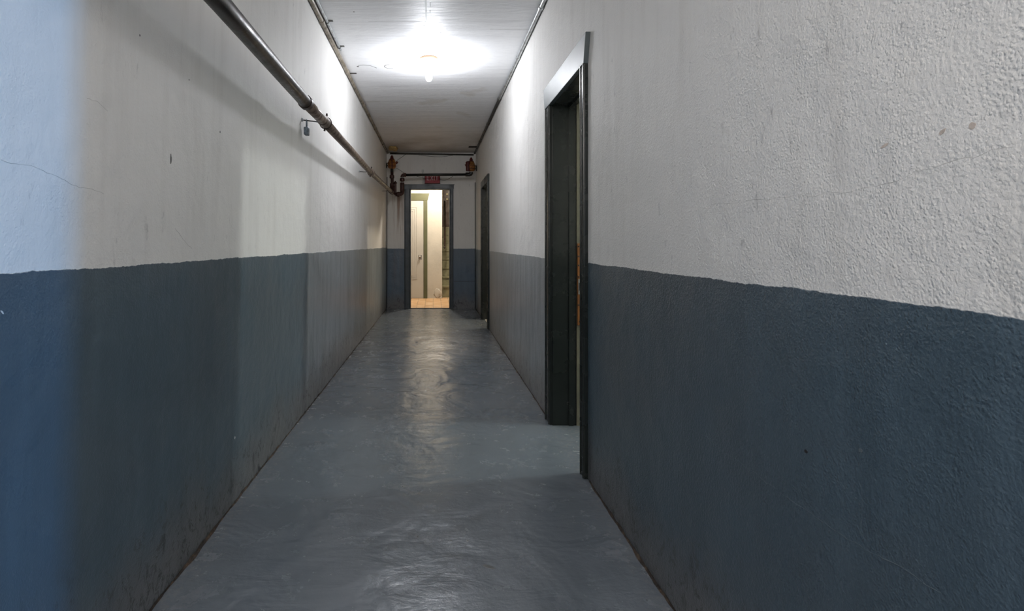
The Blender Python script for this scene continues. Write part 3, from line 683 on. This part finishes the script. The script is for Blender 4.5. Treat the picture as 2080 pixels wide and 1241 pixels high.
# wires
def wire(pts, r, mat, label):
    pts = [Vector(p) for p in pts]; out = []
    for i in range(len(pts)-1):     # Catmull-Rom
        p0, p1, p2, p3 = pts[max(i-1, 0)], pts[i], pts[i+1], pts[min(i+2, len(pts)-1)]
        for k in range(6):
            t = k/6; out.append(0.5*((2*p1)+(p2-p0)*t+(2*p0-5*p1+4*p2-p3)*t*t+(3*p1-p0-3*p2+p3)*t**3))
    out.append(pts[-1]); bm = BM(); tube(bm, out, r, 8)
    return tag(link('wire', bm, mat, None, True), label, 'wire')
wy = YE-0.01
wire([P(806, 326, wy), P(815, 320, wy), P(822, 315, wy), P(828, 311, wy)], 0.0035, 'wire', 'thin wire slanting up from the left corner valve to the ceiling')
wire([P(800, 340, wy), P(808, 343, wy), P(816, 348, wy), P(822, 352, wy)], 0.003, 'wire', 'thin wire slanting down from the left corner valve to the black pipe')
wire([P(840, 356, 9.85), P(850, 359, 9.9), P(858, 361, 9.95), P(864, 362, 9.99)], 0.0035, 'wire', 'thin wire entering the red sign from the left')
wire([P(893, 365, 9.99), P(904, 366, 9.95), P(912, 363, 9.9), P(920, 358, 9.85)], 0.0035, 'wire', 'thin wire looping from the right of the red sign to the black pipe')
wire([P(850, 315, wy), P(870, 317, wy), P(890, 318.5, wy), P(905, 317.5, wy), P(920, 315.5, wy)], 0.003, 'wire', 'thin sagging wire just below the ceiling on the end wall')

# ------------------------------------------------------------------ conduits in the corners
def bar(name, pts, r, mat, label, cat='conduit', n=14):
    bm = BM(); tube(bm, pts, r, n); return tag(link(name, bm, mat, None, True), label, cat)
zc = ZC-0.019
lc = empty('corner_conduit', (-0.84, 4, zc), 'grimy brown conduit in the left ceiling corner, running the whole corridor', 'conduit')
bm = BM(); pts = [(-0.843+0.002*noise.noise(Vector((y, 0, 0))), y, zc+0.002*noise.noise(Vector((0, y, 5)))) for y in [0.5*i for i in range(-2, 21)]]
tube(bm, pts, 0.018, 14); link('conduit_run', bm, 'olive_pipe', lc, True)
for y in (4.1, 5.3, 6.6, 7.9, 9.1): ring(Vector((-0.843, y, zc)), (0, 1, 0), 0.019, 0.0225, 0.05, 'olive_pipe', lc, 'coupling')
sc_ = empty('thin_conduit', (-0.80, 4, ZC-0.01), 'shiny thin conduit beside the brown one in the left ceiling corner', 'conduit')
bm = BM(); tube(bm, [(-0.808, -1, ZC-0.011), (-0.808, 4.72, ZC-0.011)], 0.0105, 12); link('conduit_run', bm, 'galv', sc_, True)
for y in (4.13, 4.66, 5.4):
    bm = BM(); box(bm, -0.812 if y < 5 else -0.83, -0.765, y-0.012, y+0.012, ZC-0.004, ZC+0.001)
    torus(bm, (-0.808, y, ZC-0.011), 0.0115, 0.003, (0, 1, 0), 14, 6) if y < 5 else None
    link('strap', bm, 'dark_pipe', sc_)
rc = empty('corner_conduit', (0.77, 4, zc), 'galvanised steel conduit in the right ceiling corner, turning dark towards the end', 'conduit')
bm = BM(); tube(bm, [(0.768, y, ZC-0.017+0.002*noise.noise(Vector((y*2, 0, 3)))) for y in [0.4*i for i in range(-2, 17)]], 0.0150, 14); link('conduit_run', bm, 'galv', rc, True)
bm = BM(); tube(bm, [(0.768, y, ZC-0.017) for y in (6.3, 7.5, 8.8, 10.07)], 0.0155, 14); link('conduit_run', bm, 'dark_pipe', rc, True)['label'] = 'dirty dark far length'
for y in (3.86, 4.9, 6.3, 7.6, 8.9): ring(Vector((0.768, y, ZC-0.017)), (0, 1, 0), 0.016, 0.0200, 0.04, 'galv' if y < 6 else 'dark_pipe', rc, 'coupling')
bar('conduit', [(-0.80, YE-0.016, ZC-0.020), (0, YE-0.016, ZC-0.030), (0.75, YE-0.016, ZC-0.045)], 0.015, 'dark_pipe', 'dark conduit along the top of the end wall')
bm = BM(); tube(bm, [(-0.858, YE-0.008, 2.45), (-0.862, YE-0.008, 1.2), (-0.866, YE-0.008, 0.01)], 0.006, 8)  # thin black upright lines down both far corners
tag(link('cable', bm, 'wire', None, True), 'thin black line down the far left corner of the corridor', 'cable')
bm = BM(); tube(bm, [(XR-0.009, YE-0.008, 2.35), (XR-0.009, YE-0.008, 0.01)], 0.006, 8)
tag(link('cable', bm, 'wire', None, True), 'thin black line down the far right corner of the corridor', 'cable')
bm = BM(); box(bm, 0.385, 0.78, YE-0.004, YE+0.002, 0.507, 0.513); link('board_joint', bm, 'hole', wall_end)
